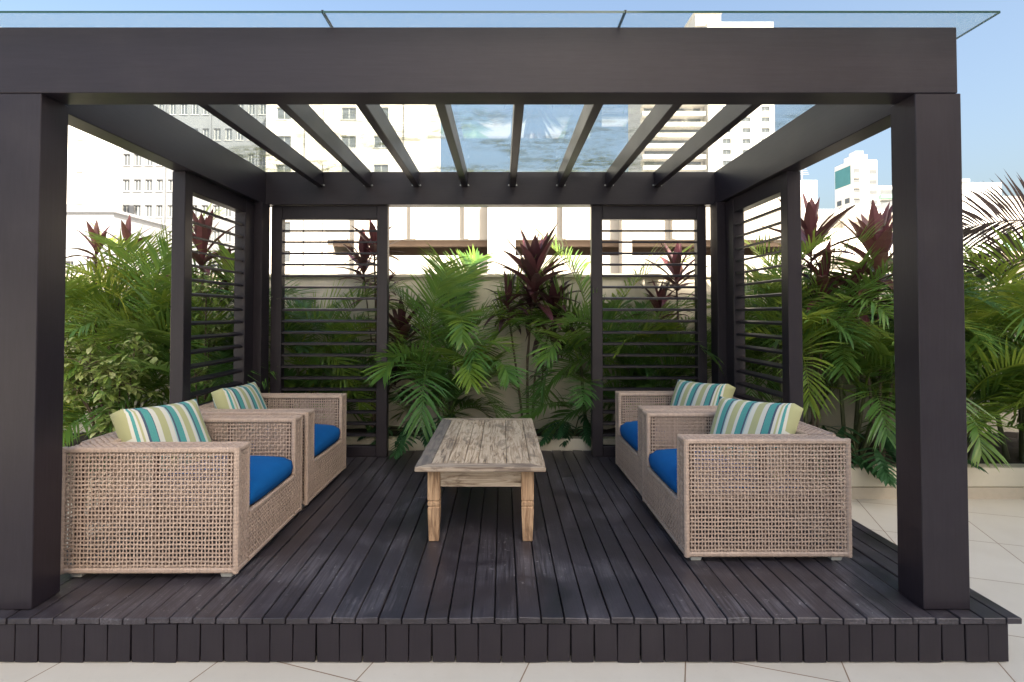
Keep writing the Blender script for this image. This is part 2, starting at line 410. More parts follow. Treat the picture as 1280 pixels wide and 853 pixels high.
# ------------------------------------------------------------------ deck
DX0, DX1, DY0, DY1, DZ = -2.47, 2.27, 2.475, 5.47, .2
dk = thing('wooden_deck', 'low platform of dark worn boards under the pergola', 'deck', ((DX0 + DX1) / 2, DY0, 0))
b = MB(); P = .1015; x = DX0
while x < DX1 - .03:
    wv = min(P, DX1 - x); dz = rnd.uniform(-.0025, .0025); e = rnd.uniform(-.0025, .0025)
    tl = rnd.uniform(-.002, .002); t = rnd.random()
    cut = rnd.choice([None, None, rnd.uniform(3.2, 4.9)])
    for ya, yb in ([(DY0 + e, DY1)] if not cut else [(DY0 + e, cut - .002), (cut + .002, DY1)]):
        z1 = DZ + dz; z0 = z1 - .026
        b.hexa([(x + .003, ya, z0), (x + wv - .003, ya, z0), (x + wv - .003, yb, z0), (x + .003, yb, z0),
                (x + .003, ya, z1 - tl), (x + wv - .003, ya, z1 + tl), (x + wv - .003, yb, z1 + tl), (x + .003, yb, z1 - tl)], t)
        t = rnd.random()
    x += P
b.build('deck_boards', M['deck'], dk, bev=.0025)
b = MB(); x = DX0 + .03
while x < DX1 - .06:
    wv = min(P, DX1 - .05 - x); lean = rnd.uniform(-.003, .003); yo = rnd.uniform(-.0015, .002); zb = .005 + rnd.uniform(-.002, .002)
    y0 = DY0 + .010 + yo
    b.hexa([(x + .0025 + lean, y0, zb), (x + wv - .0025 + lean, y0, zb + rnd.uniform(-.003, .003)), (x + wv - .0025 + lean, y0 + .02, zb), (x + .0025 + lean, y0 + .02, zb),
            (x + .0025, y0, DZ - .031), (x + wv - .0025, y0, DZ - .031), (x + wv - .0025, y0 + .02, DZ - .031), (x + .0025, y0 + .02, DZ - .031)], rnd.random())
    x += P
b.box(DX1 - .062, DX1 - .042, DY0 + .03, DY1, .005, DZ - .031, .3)
b.build('fascia_boards', M['paint'], dk, bev=.002)
b = MB(); b.box(DX0 + .03, DX1 - .07, DY0 + .06, DY1 - .02, .003, .165)
b.build('joists', M['seal'], dk)

# ------------------------------------------------------------------ pergola
PZ, BB, BT = DZ + .003, 2.538, 2.842
pg = thing('pergola', 'dark timber pergola with glass roof and louvred screens standing on the deck', 'pergola', (-.115, 2.52, .2))
def part(name, mat, bx, bev=.003, parent=pg):
    b = MB()
    for q in bx: b.box(*q)
    return b.build(name, mat, parent, off=Vector(pg.location), bev=bev)
part('post', M['paint'], [(-2.32, -2.11, 2.54, 2.705, PZ, BB - .001)])
part('post', M['paint'], [(1.888, 2.098, 2.54, 2.705, PZ, BB - .001)])
part('post', M['paint'], [(-2.335, -2.165, 5.03, 5.20, PZ, BB - .001)])
part('post', M['paint'], [(1.935, 2.11, 5.03, 5.20, PZ, BB - .001)])
part('beam', M['paint_x'], [(-2.34, 2.082, 2.537, 2.685, BB, BT)])
part('beam', M['paint_x'], [(-2.335, 2.11, 5.16, 5.30, BB, BT)])
part('beam', M['paint_y'], [(-2.325, -2.19, 2.687, 5.158, BB - .001, BT)])
part('beam', M['paint_y'], [(1.966, 2.105, 2.687, 5.158, BB - .001, BT)])
for k in range(8):
    xc = -1.685 + .445 * k
    part('rafter', M['paint_y'], [(xc - .028, xc + .028, 2.687, 5.158, 2.70, BT - .002)], .004)
# screens: frame part with its slats as a sub-part
def screen_back(x0, x1, sl, sr):
    y0, y1 = 5.205, 5.29
    fr = part('louver_screen', M['paint'], [(x0, x0 + sl, y0, y1, PZ, BB - .003), (x1 - sr, x1, y0, y1, PZ, BB - .003),
              (x0 + sl, x1 - sr, y0 + .004, y1 - .004, 2.41, BB - .004), (x0 + sl, x1 - sr, y0 + .004, y1 - .004, PZ, .30)], .004)
    b = MB(); z = 2.41 - .105
    while z > .36:
        tilt = .003; yc = (y0 + y1) / 2; h = .028
        b.hexa([(x0 + sl, yc - h, z - tilt - .0105), (x1 - sr, yc - h, z - tilt - .0105), (x1 - sr, yc + h, z + tilt - .009), (x0 + sl, yc + h, z + tilt - .009),
                (x0 + sl, yc - h, z - tilt + .009), (x1 - sr, yc - h, z - tilt + .009), (x1 - sr, yc + h, z + tilt + .0105), (x0 + sl, yc + h, z + tilt + .0105)])
        z -= .1058
    b.build('slats', M['paint_x'], fr, off=Vector(pg.location), bev=.002)
screen_back(-2.155, -1.07, .10, .10); screen_back(.832, 1.90, .10, .085)
def screen_side(x0, x1):
    y0, y1 = 3.93, 5.028
    fr = part('louver_screen', M['paint'], [(x0, x1, y0, y0 + .10, PZ, BB - .003), (x0, x1, y1 - .17, y1, PZ, BB - .003),
              (x0 + .004, x1 - .004, y0 + .10, y1 - .17, 2.41, BB - .004), (x0 + .004, x1 - .004, y0 + .10, y1 - .17, PZ, .30)], .004)
    b = MB(); z = 2.41 - .105; xc = (x0 + x1) / 2; h = .030; s = -1 if xc < 0 else 1
    while z > .36:
        ya, yb, tl = y0 + .10, y1 - .17, .006
        pts = []
        for dz in (-.009, .009):
            pts += [(xc - h, ya, z + s * tl * -1 + dz), (xc + h, ya, z + s * tl + dz), (xc + h, yb, z + s * tl + dz), (xc - h, yb, z + s * tl * -1 + dz)]
        b.hexa(pts); z -= .1058
    b.build('slats', M['paint_y'], fr, off=Vector(pg.location), bev=.002)
screen_side(-2.33, -2.235); screen_side(2.008, 2.105)
# glass roof
gx = [-2.56, -.79, .54, 2.185]
for a, c in zip(gx, gx[1:]):
    b = MB(); b.box(a + .002, c - .002, 2.425, 5.45, BT + .004, BT + .014)
    b.mi = [0, 0, 1, 1, 1, 1]
    b.build('glass_panel', [M['glass'], M['glass_edge']], pg)
for xs in gx[1:3]:
    b = MB(); b.box(xs - .005, xs + .005, 2.427, 5.448, BT + .0155, BT + .019); b.build('sealant_strip', M['seal'], pg)
for k in range(8):
    xc = -1.685 + .445 * k
    for sx in (-.036, .036):
        b = MB(); b.tube([(xc + sx, 5.157, 2.715), (xc + sx, 5.149, 2.715)], .008, 8); b.build('bolt', M['metal'], pg)

# ------------------------------------------------------------------ wicker armchairs
def weave(mb, O, U, Vv, nu, nv, wu, wv, N, amp=.003, th=.0015, jit=.0, seed=0):
    """open basket weave: nu strands run along Vv, nv strands run along U, each a thin flat band going over and under"""
    r = random.Random(seed)
    O, U, Vv, N = Vector(O), Vector(U), Vector(Vv), Vector(N).normalized()
    lu, lv = U.length, Vv.length; u, v = U / lu, Vv / lv
    ju = [r.uniform(-jit, jit) for _ in range(nu)]; jv = [r.uniform(-jit, jit) for _ in range(nv)]
    ph = [r.uniform(0, 6.28) for _ in range(nu + nv)]
    pu = [(i + .5) * lu / nu + ju[i] for i in range(nu)]; pv = [(j + .5) * lv / nv + jv[j] for j in range(nv)]
    def band(stations, half, wd, t):
        k = len(mb.v)
        for c in stations:
            for a, e in ((-1, -1), (1, -1), (1, 1), (-1, 1)):
                mb.v.append(tuple(c + wd * (half * a) + N * (th * e)))
        for i in range(len(stations) - 1):
            for q in range(4):
                q2 = (q + 1) % 4
                mb.face([k + i * 4 + q, k + i * 4 + q2, k + i * 4 + 4 + q2, k + i * 4 + 4 + q], t)
    for i in range(nu):
        st = [O + u * pu[i]]
        for j in range(nv):
            sgn = 1 if (i + j) % 2 else -1
            st.append(O + u * (pu[i] + jit * 1.3 * math.sin(j * .55 + ph[i])) + v * pv[j] + N * (amp * sgn))
        st.append(O + u * pu[i] + Vv); band(st, wu / 2, u, r.uniform(.25, .9))
    for j in range(nv):
        st = [O + v * pv[j]]
        for i in range(nu):
            sgn = -1 if (i + j) % 2 else 1
            st.append(O + v * (pv[j] + jit * 1.6 * math.sin(i * .4 + ph[nu + j])) + u * pu[i] + N * (amp * sgn))
        st.append(O + v * pv[j] + U); band(st, wv / 2, v, r.uniform(.25, .9))
def rim(mb, a, c, w, seed=0):
    """a bound edge: short slanted wraps one after another round an edge bar"""
    r = random.Random(seed); a, c = Vector(a), Vector(c); L = (c - a).length; d = (c - a) / L
    n = max(1, int(L / .017))
    x = d.cross(Vector((0, 0, 1)))
    if x.length < .1: x = Vector((1, 0, 0))
    x.normalize(); y = d.cross(x)
    for i in range(n):
        p0 = a + d * (L * i / n); p1 = a + d * (L * (i + .96) / n); h = w / 2 * r.uniform(.97, 1.02); k = len(mb.v)
        for p, s in ((p0, .96), (a + d * (L * (i + .48) / n), 1.02), (p1, .96)):
            for q in range(8):
                an = math.pi / 8 + q * math.pi / 4
                mb.v.append(tuple(p + x * (h * s * 1.06 * max(-.92, min(.92, math.cos(an) * 1.05))) + y * (h * s * 1.06 * max(-.92, min(.92, math.sin(an) * 1.05)))))
        t = r.uniform(.45, .75)
        for ring in range(2):
            for q in range(8):
                q2 = (q + 1) % 8
                mb.face([k + ring * 8 + q, k + ring * 8 + q2, k + ring * 8 + 8 + q2, k + ring * 8 + 8 + q], t)
        mb.face([k + q for q in range(8)], t); mb.face([k + 16 + q for q in range(8)], t)
HX, HY, Z0, Z1, ARM, BK, ZS = .448, .46, .03, .658, .14, .17, .30
def cushion_mesh(x0, x1, y0, y1, z0, z1, puff, n=14):
    b = MB(); ids = {}
    def pt(i, j, s):
        u, v = -1 + 2 * i / n, -1 + 2 * j / n
        edge = max(0, 1 - max(abs(u), abs(v)) ** 6)
        rx = 1 - .035 * (abs(v) ** 4); ry = 1 - .035 * (abs(u) ** 4)
        x = (x0 + x1) / 2 + (x1 - x0) / 2 * math.copysign(min(1, abs(u) * 1.03), u) * rx
        y = (y0 + y1) / 2 + (y1 - y0) / 2 * math.copysign(min(1, abs(v) * 1.03), v) * ry
        pf = puff * ((1 - u * u) * (1 - v * v)) ** .45
        ed = .034 * (1 - edge)
        z = (z1 - ed + pf) if s > 0 else (z0 + ed * .6)
        return (x, y, z)
    for s in (1, -1):
        for i in range(n + 1):
            for j in range(n + 1): ids[i, j, s] = len(b.v); b.v.append(pt(i, j, s))
    for s in (1, -1):
        for i in range(n):
            for j in range(n):
                q = [ids[i, j, s], ids[i + 1, j, s], ids[i + 1, j + 1, s], ids[i, j + 1, s]]
                b.face(q if s > 0 else q[::-1])
    per = [(i, 0) for i in range(n)] + [(n, j) for j in range(n)] + [(i, n) for i in range(n, 0, -1)] + [(0, j) for j in range(n, 0, -1)]
    mid = {}
    for i, j in per:
        a, c = Vector(b.v[ids[i, j, 1]]), Vector(b.v[ids[i, j, -1]]); m = (a + c) / 2
        o = Vector(((x0 + x1) / 2, (y0 + y1) / 2, m.z)); dd = (m - o).normalized()
        mid[i, j] = len(b.v); b.v.append(tuple(m + dd * .008))
    for a, c in zip(per, per[1:] + per[:1]):
        b.face([ids[a[0], a[1], 1], mid[a], mid[c], ids[c[0], c[1], 1]]); b.face([mid[a], ids[a[0], a[1], -1], ids[c[0], c[1], -1], mid[c]])
    return b, [b.v[ids[i, j, 1]] for i, j in per]
def make_chair(label):
    t = thing('wicker_armchair', label, 'armchair', (0, 0, 0), 0, 'wicker armchairs facing the table'); t['_local'] = 1
    RM = .03
    for s in (-1, 1):
        b = MB(); yo = s * (HY - .006); yi = s * (HY - ARM + .004)
        weave(b, (-HX + RM, yo, Z0 + RM), (2 * HX - 2 * RM, 0, 0), (0, 0, Z1 - Z0 - 2 * RM), 47, 27, .0066, .0084, (0, s, 0), .0022, .0010, .0008, 10 + s)
        weave(b, (-HX + BK, yi, ZS), (2 * HX - BK - RM, 0, 0), (0, 0, Z1 - ZS - RM), 37, 15, .0066, .0084, (0, -s, 0), .0022, .0010, .0007, 20 + s)
        weave(b, (HX - .006, min(yo, yi) + RM * .5, Z0 + RM), (0, ARM - RM, 0), (0, 0, Z1 - Z0 - 2 * RM), 7, 30, .0125, .0150, (1, 0, 0), .0028, .0012, .001, 30 + s)
        weave(b, (-HX + RM, min(yo, yi) + RM * .5, Z1 - .006), (2 * HX - 2 * RM, 0, 0), (0, ARM - RM, 0), 48, 7, .0150, .0145, (0, 0, 1), .0028, .0012, .001, 40 + s)
        weave(b, (-HX + .006, min(yo, yi) + RM * .5, Z0 + RM), (0, ARM - RM, 0), (0, 0, Z1 - Z0 - 2 * RM), 6, 27, .0066, .0084, (-1, 0, 0), .0028, .0012, .002, 50 + s)
        r2 = RM / 2; yo2 = s * (HY - r2); yi2 = s * (HY - ARM + r2)
        for k, (a, c) in enumerate([((-HX + r2, yo2, Z1 - r2), (HX - r2, yo2, Z1 - r2)), ((-HX + r2, yo2, Z0 + r2), (HX - r2, yo2, Z0 + r2)),
                     ((HX - r2, yo2, Z0), (HX - r2, yo2, Z1)), ((-HX + r2, yo2, Z0), (-HX + r2, yo2, Z1)),
                     ((HX - r2, yi2, ZS), (HX - r2, yi2, Z1)), ((-HX + BK, yi2, Z1 - r2), (HX - r2, yi2, Z1 - r2)),
                     ((HX - r2, yi2, Z1 - r2), (HX - r2, yo2, Z1 - r2)), ((HX - r2, yi2, Z0 + r2), (HX - r2, yo2, Z0 + r2))]):
            rim(b, a, c, RM, 60 + k + s)
        b.build('arm', M['rattan'], t)
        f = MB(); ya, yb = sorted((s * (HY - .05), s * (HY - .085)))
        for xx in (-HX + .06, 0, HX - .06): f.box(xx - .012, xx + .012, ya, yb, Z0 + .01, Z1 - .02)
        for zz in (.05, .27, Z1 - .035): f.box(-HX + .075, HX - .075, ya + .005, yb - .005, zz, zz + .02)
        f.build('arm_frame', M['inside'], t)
        for xx in (-HX + .07, HX - .07):
            f = MB(); yc = s * (HY - .06); f.hexa([(xx - .026, yc - .026, 0), (xx + .026, yc - .026, 0), (xx + .026, yc + .026, 0), (xx - .026, yc + .026, 0),
                    (xx - .034, yc - .034, Z0 + .004), (xx + .034, yc - .034, Z0 + .004), (xx + .034, yc + .034, Z0 + .004), (xx - .034, yc + .034, Z0 + .004)])
            f.build('foot', M['foot'], t, bev=.003)
    b = MB(); yl = HY - ARM
    weave(b, (-HX + .006, -yl, Z0 + RM), (0, 2 * yl, 0), (0, 0, Z1 - Z0 - 2 * RM), 36, 27, .0066, .0084, (-1, 0, 0), .0022, .0010, .0008, 70)
    weave(b, (-HX + BK, -yl, ZS), (0, 2 * yl, 0), (0, 0, Z1 - ZS - RM), 36, 15, .0066, .0084, (1, 0, 0), .0022, .0010, .0008, 71)
    weave(b, (-HX + RM, -yl, Z1 - .0065), (0, 2 * yl, 0), (BK - RM * 1.5, 0, 0), 36, 7, .0150, .016, (0, 0, 1), .0028, .0012, .001, 72)
    rim(b, (-HX + .015, -yl, Z1 - .015), (-HX + .015, yl, Z1 - .015), RM, 73); rim(b, (-HX + .015, -yl, Z0 + .015), (-HX + .015, yl, Z0 + .015), RM, 74)
    rim(b, (-HX + BK - .012, -yl, Z1 - .015), (-HX + BK - .012, yl, Z1 - .015), RM, 75)
    b.build('back', M['rattan'], t)
    b = MB()
    weave(b, (HX - .006, -yl - .02, Z0 + RM), (0, 2 * yl + .04, 0), (0, 0, ZS - Z0 - RM * 1.5), 36, 12, .0095, .0105, (1, 0, 0), .0028, .0012, .0015, 80)
    rim(b, (HX - .0145, -yl, ZS - .015), (HX - .0145, yl, ZS - .015), RM, 81); rim(b, (HX - .015, -yl, Z0 + .015), (HX - .015, yl, Z0 + .015), RM, 82)
    b.build('front_rail', M['rattan'], t)
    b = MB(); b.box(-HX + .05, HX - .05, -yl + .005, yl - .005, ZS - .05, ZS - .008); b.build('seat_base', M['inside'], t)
    b, edge = cushion_mesh(-HX + BK + .005, HX - .002, -yl + .004, yl - .004, ZS - .004, ZS + .125, .035)
    cu = b.build('seat_cushion', M['blue'], t, smooth=True)
    return t
ch = make_chair('front left wicker armchair beside the post, largest of the chairs on the left')
ch.location = (-1.772, 3.28, .2); ch.rotation_euler = (0, 0, R(.3))
dup(ch, (-1.765, 4.29, .2), R(-.6), 'wicker armchair at the back left corner, behind the larger left one')
dup(ch, (1.42, 3.47, .2), R(180), 'wicker armchair at front right beside the thick post, its side facing the viewer')
dup(ch, (1.43, 4.43, .2), R(180.5), 'wicker armchair in the back right corner, half hidden by the one before it')

# striped pillows leaning on the chair backs
def make_pillow():
    b = MB(); n = 16; L, H, T = .285, .225, .098; ids = {}
    for s in (1, -1):
        for i in range(n + 1):
            for j in range(n + 1):
                u, v = -1 + 2 * i / n, -1 + 2 * j / n
                pin = 1 - .05 * (1 - abs(u) ** 2) * abs(v) ** 3; pin2 = 1 - .05 * (1 - abs(v) ** 2) * abs(u) ** 3
                th = .040 + (T - .040) * ((1 - abs(u) ** 3.2) * (1 - abs(v) ** 3.2)) ** .5
                th *= 1 + .05 * math.sin(3 * u + 2 * v + s)
                ids[i, j, s] = len(b.v); b.v.append((s * th, L * u * pin2, H * v * pin))
    for s in (1, -1):
        for i in range(n):
            for j in range(n):
                q = [ids[i, j, s], ids[i + 1, j, s], ids[i + 1, j + 1, s], ids[i, j + 1, s]]; b.face(q if s > 0 else q[::-1])
    per = [(i, 0) for i in range(n)] + [(n, j) for j in range(n)] + [(i, n) for i in range(n, 0, -1)] + [(0, j) for j in range(n, 0, -1)]
    for a, c in zip(per, per[1:] + per[:1]):
        b.face([ids[a[0], a[1], 1], ids[a[0], a[1], -1], ids[c[0], c[1], -1], ids[c[0], c[1], 1]])
    return b.build('throw_pillow', M['stripe'], None, V(0, 0, 0), smooth=True)
pil = make_pillow()
spots = [((-1.945, 3.28, .78), (R(-3), R(-24), R(-9)), 'striped pillow in the front left armchair, nearest pillow on the left'),
         ((-1.955, 4.27, .765), (R(-2), R(-22), R(2)), 'striped pillow in the back left armchair, below the louvred screen'),
         ((1.515, 3.46, .775), (R(184), R(-26), R(202)), 'striped pillow in the front right armchair, slumped against its near arm'),
         ((1.53, 4.42, .77), (R(183), R(-24), R(200)), 'striped pillow in the back right armchair, by the right hand screen')]
for i, (l, r, lab) in enumerate(spots):
    o = pil if i == 0 else pil.copy()
    if i: C.objects.link(o)
    o.location = l; o.rotation_euler = r; tag(o, lab, 'pillow', 'striped pillows in the armchairs')

# ------------------------------------------------------------------ coffee table
TX0, TX1, TY0, TY1, TZ = -.50, .247, 3.20, 4.69, .458
tb = thing('coffee_table', 'weathered bleached wooden coffee table in the middle of the deck', 'table', ((TX0 + TX1) / 2, (TY0 + TY1) / 2, .2))
Zt = .2 + TZ; th = .028
b = MB(); fw = .085
b.hexa([(TX0, TY0, Zt - th), (TX0 + fw, TY0 + fw, Zt - th), (TX0 + fw, TY1 - fw, Zt - th), (TX0, TY1, Zt - th), (TX0, TY0, Zt), (TX0 + fw, TY0 + fw, Zt), (TX0 + fw, TY1 - fw, Zt), (TX0, TY1, Zt)], .05)
b.hexa([(TX1 - fw, TY0 + fw, Zt - th), (TX1, TY0, Zt - th), (TX1, TY1, Zt - th), (TX1 - fw, TY1 - fw, Zt - th), (TX1 - fw, TY0 + fw, Zt), (TX1, TY0, Zt), (TX1, TY1, Zt), (TX1 - fw, TY1 - fw, Zt)], .8)
ws = [0, .16, .33, .47, .76, 1]; iw = TX1 - TX0 - 2 * fw
for a, c, t in zip(ws, ws[1:], (.75, .95, 1, .9, .85)):
    b.box(TX0 + fw + iw * a + .0015, TX0 + fw + iw * c - .0015, TY0 + fw + .0015, TY1 - fw - .0015, Zt - th, Zt - .001 - rnd.uniform(0, .0015), t)
b.build('tabletop', M['oldwood_y'], tb, bev=.003)
b = MB()
b.hexa([(TX0 + .002, TY0, Zt - th), (TX1 - .002, TY0, Zt - th), (TX1 - fw - .002, TY0 + fw, Zt - th), (TX0 + fw + .002, TY0 + fw, Zt - th), (TX0 + .002, TY0, Zt - .0005), (TX1 - .002, TY0, Zt - .0005), (TX1 - fw - .002, TY0 + fw, Zt - .0005), (TX0 + fw + .002, TY0 + fw, Zt - .0005)], .55)
b.build('end_board', M['oldwood_x'], tb, bev=.003); b = MB()
b.hexa([(TX0 + fw + .002, TY1 - fw, Zt - th), (TX1 - fw - .002, TY1 - fw, Zt - th), (TX1 - .002, TY1, Zt - th), (TX0 + .002, TY1, Zt - th), (TX0 + fw + .002, TY1 - fw, Zt - .0005), (TX1 - fw - .002, TY1 - fw, Zt - .0005), (TX1 - .002, TY1, Zt - .0005), (TX0 + .002, TY1, Zt - .0005)], .7)
b.build('end_board', M['oldwood_x'], tb, bev=.003)
lx = (TX0 + .064 + .036, TX1 - .064 - .036); ly = (TY0 + .085 + .036, TY1 - .085 - .036)
for ya in (ly[0] - .026, ly[1] + .002):
    b = MB(); b.box(lx[0] + .037, lx[1] - .037, ya, ya + .024, Zt - th - .112, Zt - th - .001, .9); b.build('apron', M['oldwood_x'], tb, bev=.002)
for x in (lx[0] - .028, lx[1] + .004):
    b = MB(); b.box(x, x + .024, ly[0] + .037, ly[1] - .037, Zt - th - .112, Zt - th - .001, .9); b.build('apron', M['oldwood_y'], tb, bev=.002)
def leg(x, y):
    b = MB(); prof = [(.203, .026), (.206, .028), (.36, .0345), (.398, .0355), (.402, .030), (.408, .030), (.412, .036), (.430, .036), (.434, .030), (.440, .030), (.444, .036), (Zt - th - .0015, .036)]
    k = len(b.v)
    for z, h in prof: b.v += [(x - h, y - h, z), (x + h, y - h, z), (x + h, y + h, z), (x - h, y + h, z)]
    for i in range(len(prof) - 1):
        for q in range(4):
            q2 = (q + 1) % 4; b.face([k + i * 4 + q, k + i * 4 + q2, k + i * 4 + 4 + q2, k + i * 4 + 4 + q], .95)
    b.face([k + 3, k + 2, k + 1, k], .9); e = k + (len(prof) - 1) * 4; b.face([e, e + 1, e + 2, e + 3], .9)
    b.build('leg', M['oldwood_z'], tb)
for x in lx:
    for y in ly: leg(x, y)

# a fallen leaf on the boards
b = MB(); b.strip([V(-.71, 5.33, .206), V(-.68, 5.34, .214), V(-.65, 5.345, .212), V(-.62, 5.34, .206)], [None, V(.004, .014, 0), V(.004, .016, .002), None], .6)
solo('fallen_leaf', b, M['yellow'], 'small yellow leaf fallen on the deck boards left of the table', 'leaf', (-.665, 5.34, .203))

# ------------------------------------------------------------------ plants
UP = Vector((0, 0, 1))
def frond(mb, base, az, el, L, curve, n=26, ll=.30, wd=.011, t0=.5, r=rnd, petiole=.22, stem=None, vee=.35, droop=.5, roll=None):
    p = Vector(base); N = 22; pts = [p.copy()]; tans = []
    sway = r.uniform(-.25, .25)
    if roll is None: roll = r.uniform(-.5, .5)
    for i in range(N):
        t = i / N; e = el - curve * t ** 1.25; a = az + sway * t
        d = Vector((math.cos(a) * math.cos(e), math.sin(a) * math.cos(e), math.sin(e)))
        p = p + d * (L / N); pts.append(p.copy()); tans.append(d)
    tans.append(tans[-1])
    (stem or mb).tube(pts[::2], [max(.0018, .0085 * (1 - i / (N / 2 + 1))) * (L / 1.2) for i in range(len(pts[::2]))], 5, min(1, t0 + .25))
    for q in range(n):
        f = (q + .5) / n; t = petiole + (1 - petiole) * f; x = t * N; i = min(N - 1, int(x)); fr = x - i
        c = pts[i].lerp(pts[i + 1], fr); T = tans[i]
        s = T.cross(UP)
        if s.length < .15: s = Vector((-math.sin(az), math.cos(az), 0))
        s.normalize(); s = Matrix.Rotation(roll, 3, T) @ s; nn = s.cross(T).normalized()
        prof = (.55 + .45 * math.sin(math.pi * min(1, f * 1.25 + .1))) if f < .72 else max(.25, 1 - (f - .72) * 2.2)
        for sd in (-1, 1):
            lg = ll * prof * r.uniform(.88, 1.1); an = R(62 - 38 * f + r.uniform(-6, 6))
            d = (T * math.cos(an) + s * (sd * math.sin(an)) + nn * (vee * r.uniform(.6, 1.2))).normalized()
            cen = [c + nn * .002]; wv = []; hw = wd * r.uniform(.85, 1.15)
            prf = (.55, 1, .8, 0); tw = r.uniform(-.35, .35)
            for sg in range(4):
                wdv = (d.cross(nn) if abs(d.dot(nn)) < .97 else s).normalized()
                wdv = (wdv + nn * tw).normalized()
                wv.append(wdv * (hw * prf[sg]) if prf[sg] else None)
                if sg < 3:
                    cen.append(cen[-1] + d * (lg / 3)); d = (d - UP * (droop * .33 * r.uniform(.6, 1.3))).normalized()
            mb.strip(cen, wv, max(0, min(1, t0 + r.uniform(-.12, .12))))
def palm(label, X, Y, z0, stems, tone_rng, seed, extra=(), wd=.0095, dens=1.3, name='areca_palm', mat='palm', group='palms in the planting bed', hide=None, ll=.43, nl=29):
    """stems: list of (dx, dy, height, n fronds, frond length); extra: explicit fronds (base, az deg, el deg, length, curve, tone)"""
    r = random.Random(seed); root = thing(name, label, 'palm', (X, Y, z0), 0, group)
    st, fb = MB(), MB()
    for dx, dy, h, nf, fl in stems:
        bx, by = X + dx * .35, Y + dy * .35; top = Vector((X + dx, Y + dy, z0 + h))
        pts = [Vector((bx, by, z0 - .03)).lerp(top, i / 6) + Vector((0, 0, 0)) for i in range(7)]
        st.tube(pts, [.024, .021, .019, .018, .017, .016, .013], 7)
        a0 = r.uniform(0, 6.28)
        nf = int(nf * dens)
        for k in range(nf):
            az = a0 + k * 2.4 + r.uniform(-.3, .3); age = (k + .5) / nf
            el = R(84 - 62 * age + r.uniform(-8, 8))
            yy = math.sin(az)
            L = fl * r.uniform(.8, 1.1)
            if Y + dy + yy * L * .8 > 6.25: L *= .62            # the garden wall stands in the way
            ex, ey = top.x + math.cos(az) * L * .75, top.y + yy * L * .75
            if -2.4 < ex < 2.15 and ey < 5.36 and not -1.0 < ex < .75: L *= .5      # the screens stand in the way
            frond(fb, top - UP * (.05 * age), az, el, L, R(r.uniform(70, 115)) * (.75 + .5 * age), nl, ll * L / 1.1, .0094, max(0, min(1, r.uniform(*tone_rng) + r.uniform(-.15, .2))), r)
    for bs, az, el, L, cv, tn, *rl in extra:
        frond(fb, Vector(bs), R(az), R(el), L, R(cv), nl + 4, ll * L / 1.1 * 1.05, wd, tn, r, roll=R(rl[0]) if rl else None)
    st.build('stems', M['stem'], root, smooth=True); fb.build('fronds', M[mat], root)
    return root
def blade(mb, base, d, L, w, t, r, droop=.5, fold=.35, segs=5):
    d = Vector(d).normalized(); s = d.cross(UP)
    if s.length < .1: s = Vector((1, 0, 0))
    s.normalize(); c = Vector(base); k = len(mb.v)
    prof = [.28, .75, 1, .85, .5, 0] if segs == 5 else [.4, 1, .7, 0]
    rows = []
    for i in range(segs + 1):
        n = s.cross(d).normalized(); h = w * prof[i] / 2
        if prof[i] == 0: mb.v.append(tuple(c)); rows.append((len(mb.v) - 1,) * 3)
        else:
            for p in (c - s * h + n * (h * fold), c, c + s * h + n * (h * fold)): mb.v.append(tuple(p))
            rows.append((len(mb.v) - 3, len(mb.v) - 2, len(mb.v) - 1))
        c = c + d * (L / segs); d = (d - UP * (droop / segs * r.uniform(.6, 1.4))).normalized()
    for a, b in zip(rows, rows[1:]):
        for q in (0, 1):
            f = [a[q], a[q + 1], b[q + 1], b[q]]
            mb.face(f if b[0] != b[1] else f[:3], t)
def cordyline(label, X, Y, z0, heads, seed, name='cordyline_plant'):
    """heads: (dx, dy, height, n leaves, leaf length, droop, tone)"""
    r = random.Random(seed); root = thing(name, label, 'plant', (X, Y, z0), 0, 'burgundy cordylines in the planting bed')
    st, lf = MB(), MB()
    for dx, dy, h, n, L, dr, tn in heads:
        top = Vector((X + dx, Y + dy, z0 + h)); mid = Vector((X + dx * .35 + r.uniform(-.04, .04), Y + dy * .4, z0 + h * .5))
        st.tube([(X + dx * .12, Y + dy * .1, z0 - .03), tuple(mid), tuple(top), tuple(top + UP * .12)], [.014, .012, .010, .004], 6)
        n = int(n * 1.25)
        for k in range(n):
            a = k * 2.4 + r.uniform(-.3, .3); age = (k + .5) / n; e = R(82 - 80 * age + r.uniform(-12, 12))
            d = (math.cos(a) * math.cos(e), math.sin(a) * math.cos(e), math.sin(e))
            blade(lf, top + UP * (.14 - .34 * age * L / .5), d, L * r.uniform(.75, 1.1) * (.75 + .35 * math.sin(age * 3.1)), L * r.uniform(.16, .22), max(0, min(1, tn + r.uniform(-.25, .3))), r, dr * (.5 + age))
    st.build('stems', M['bark'], root, smooth=True); lf.build('leaves', M['cordy'], root)
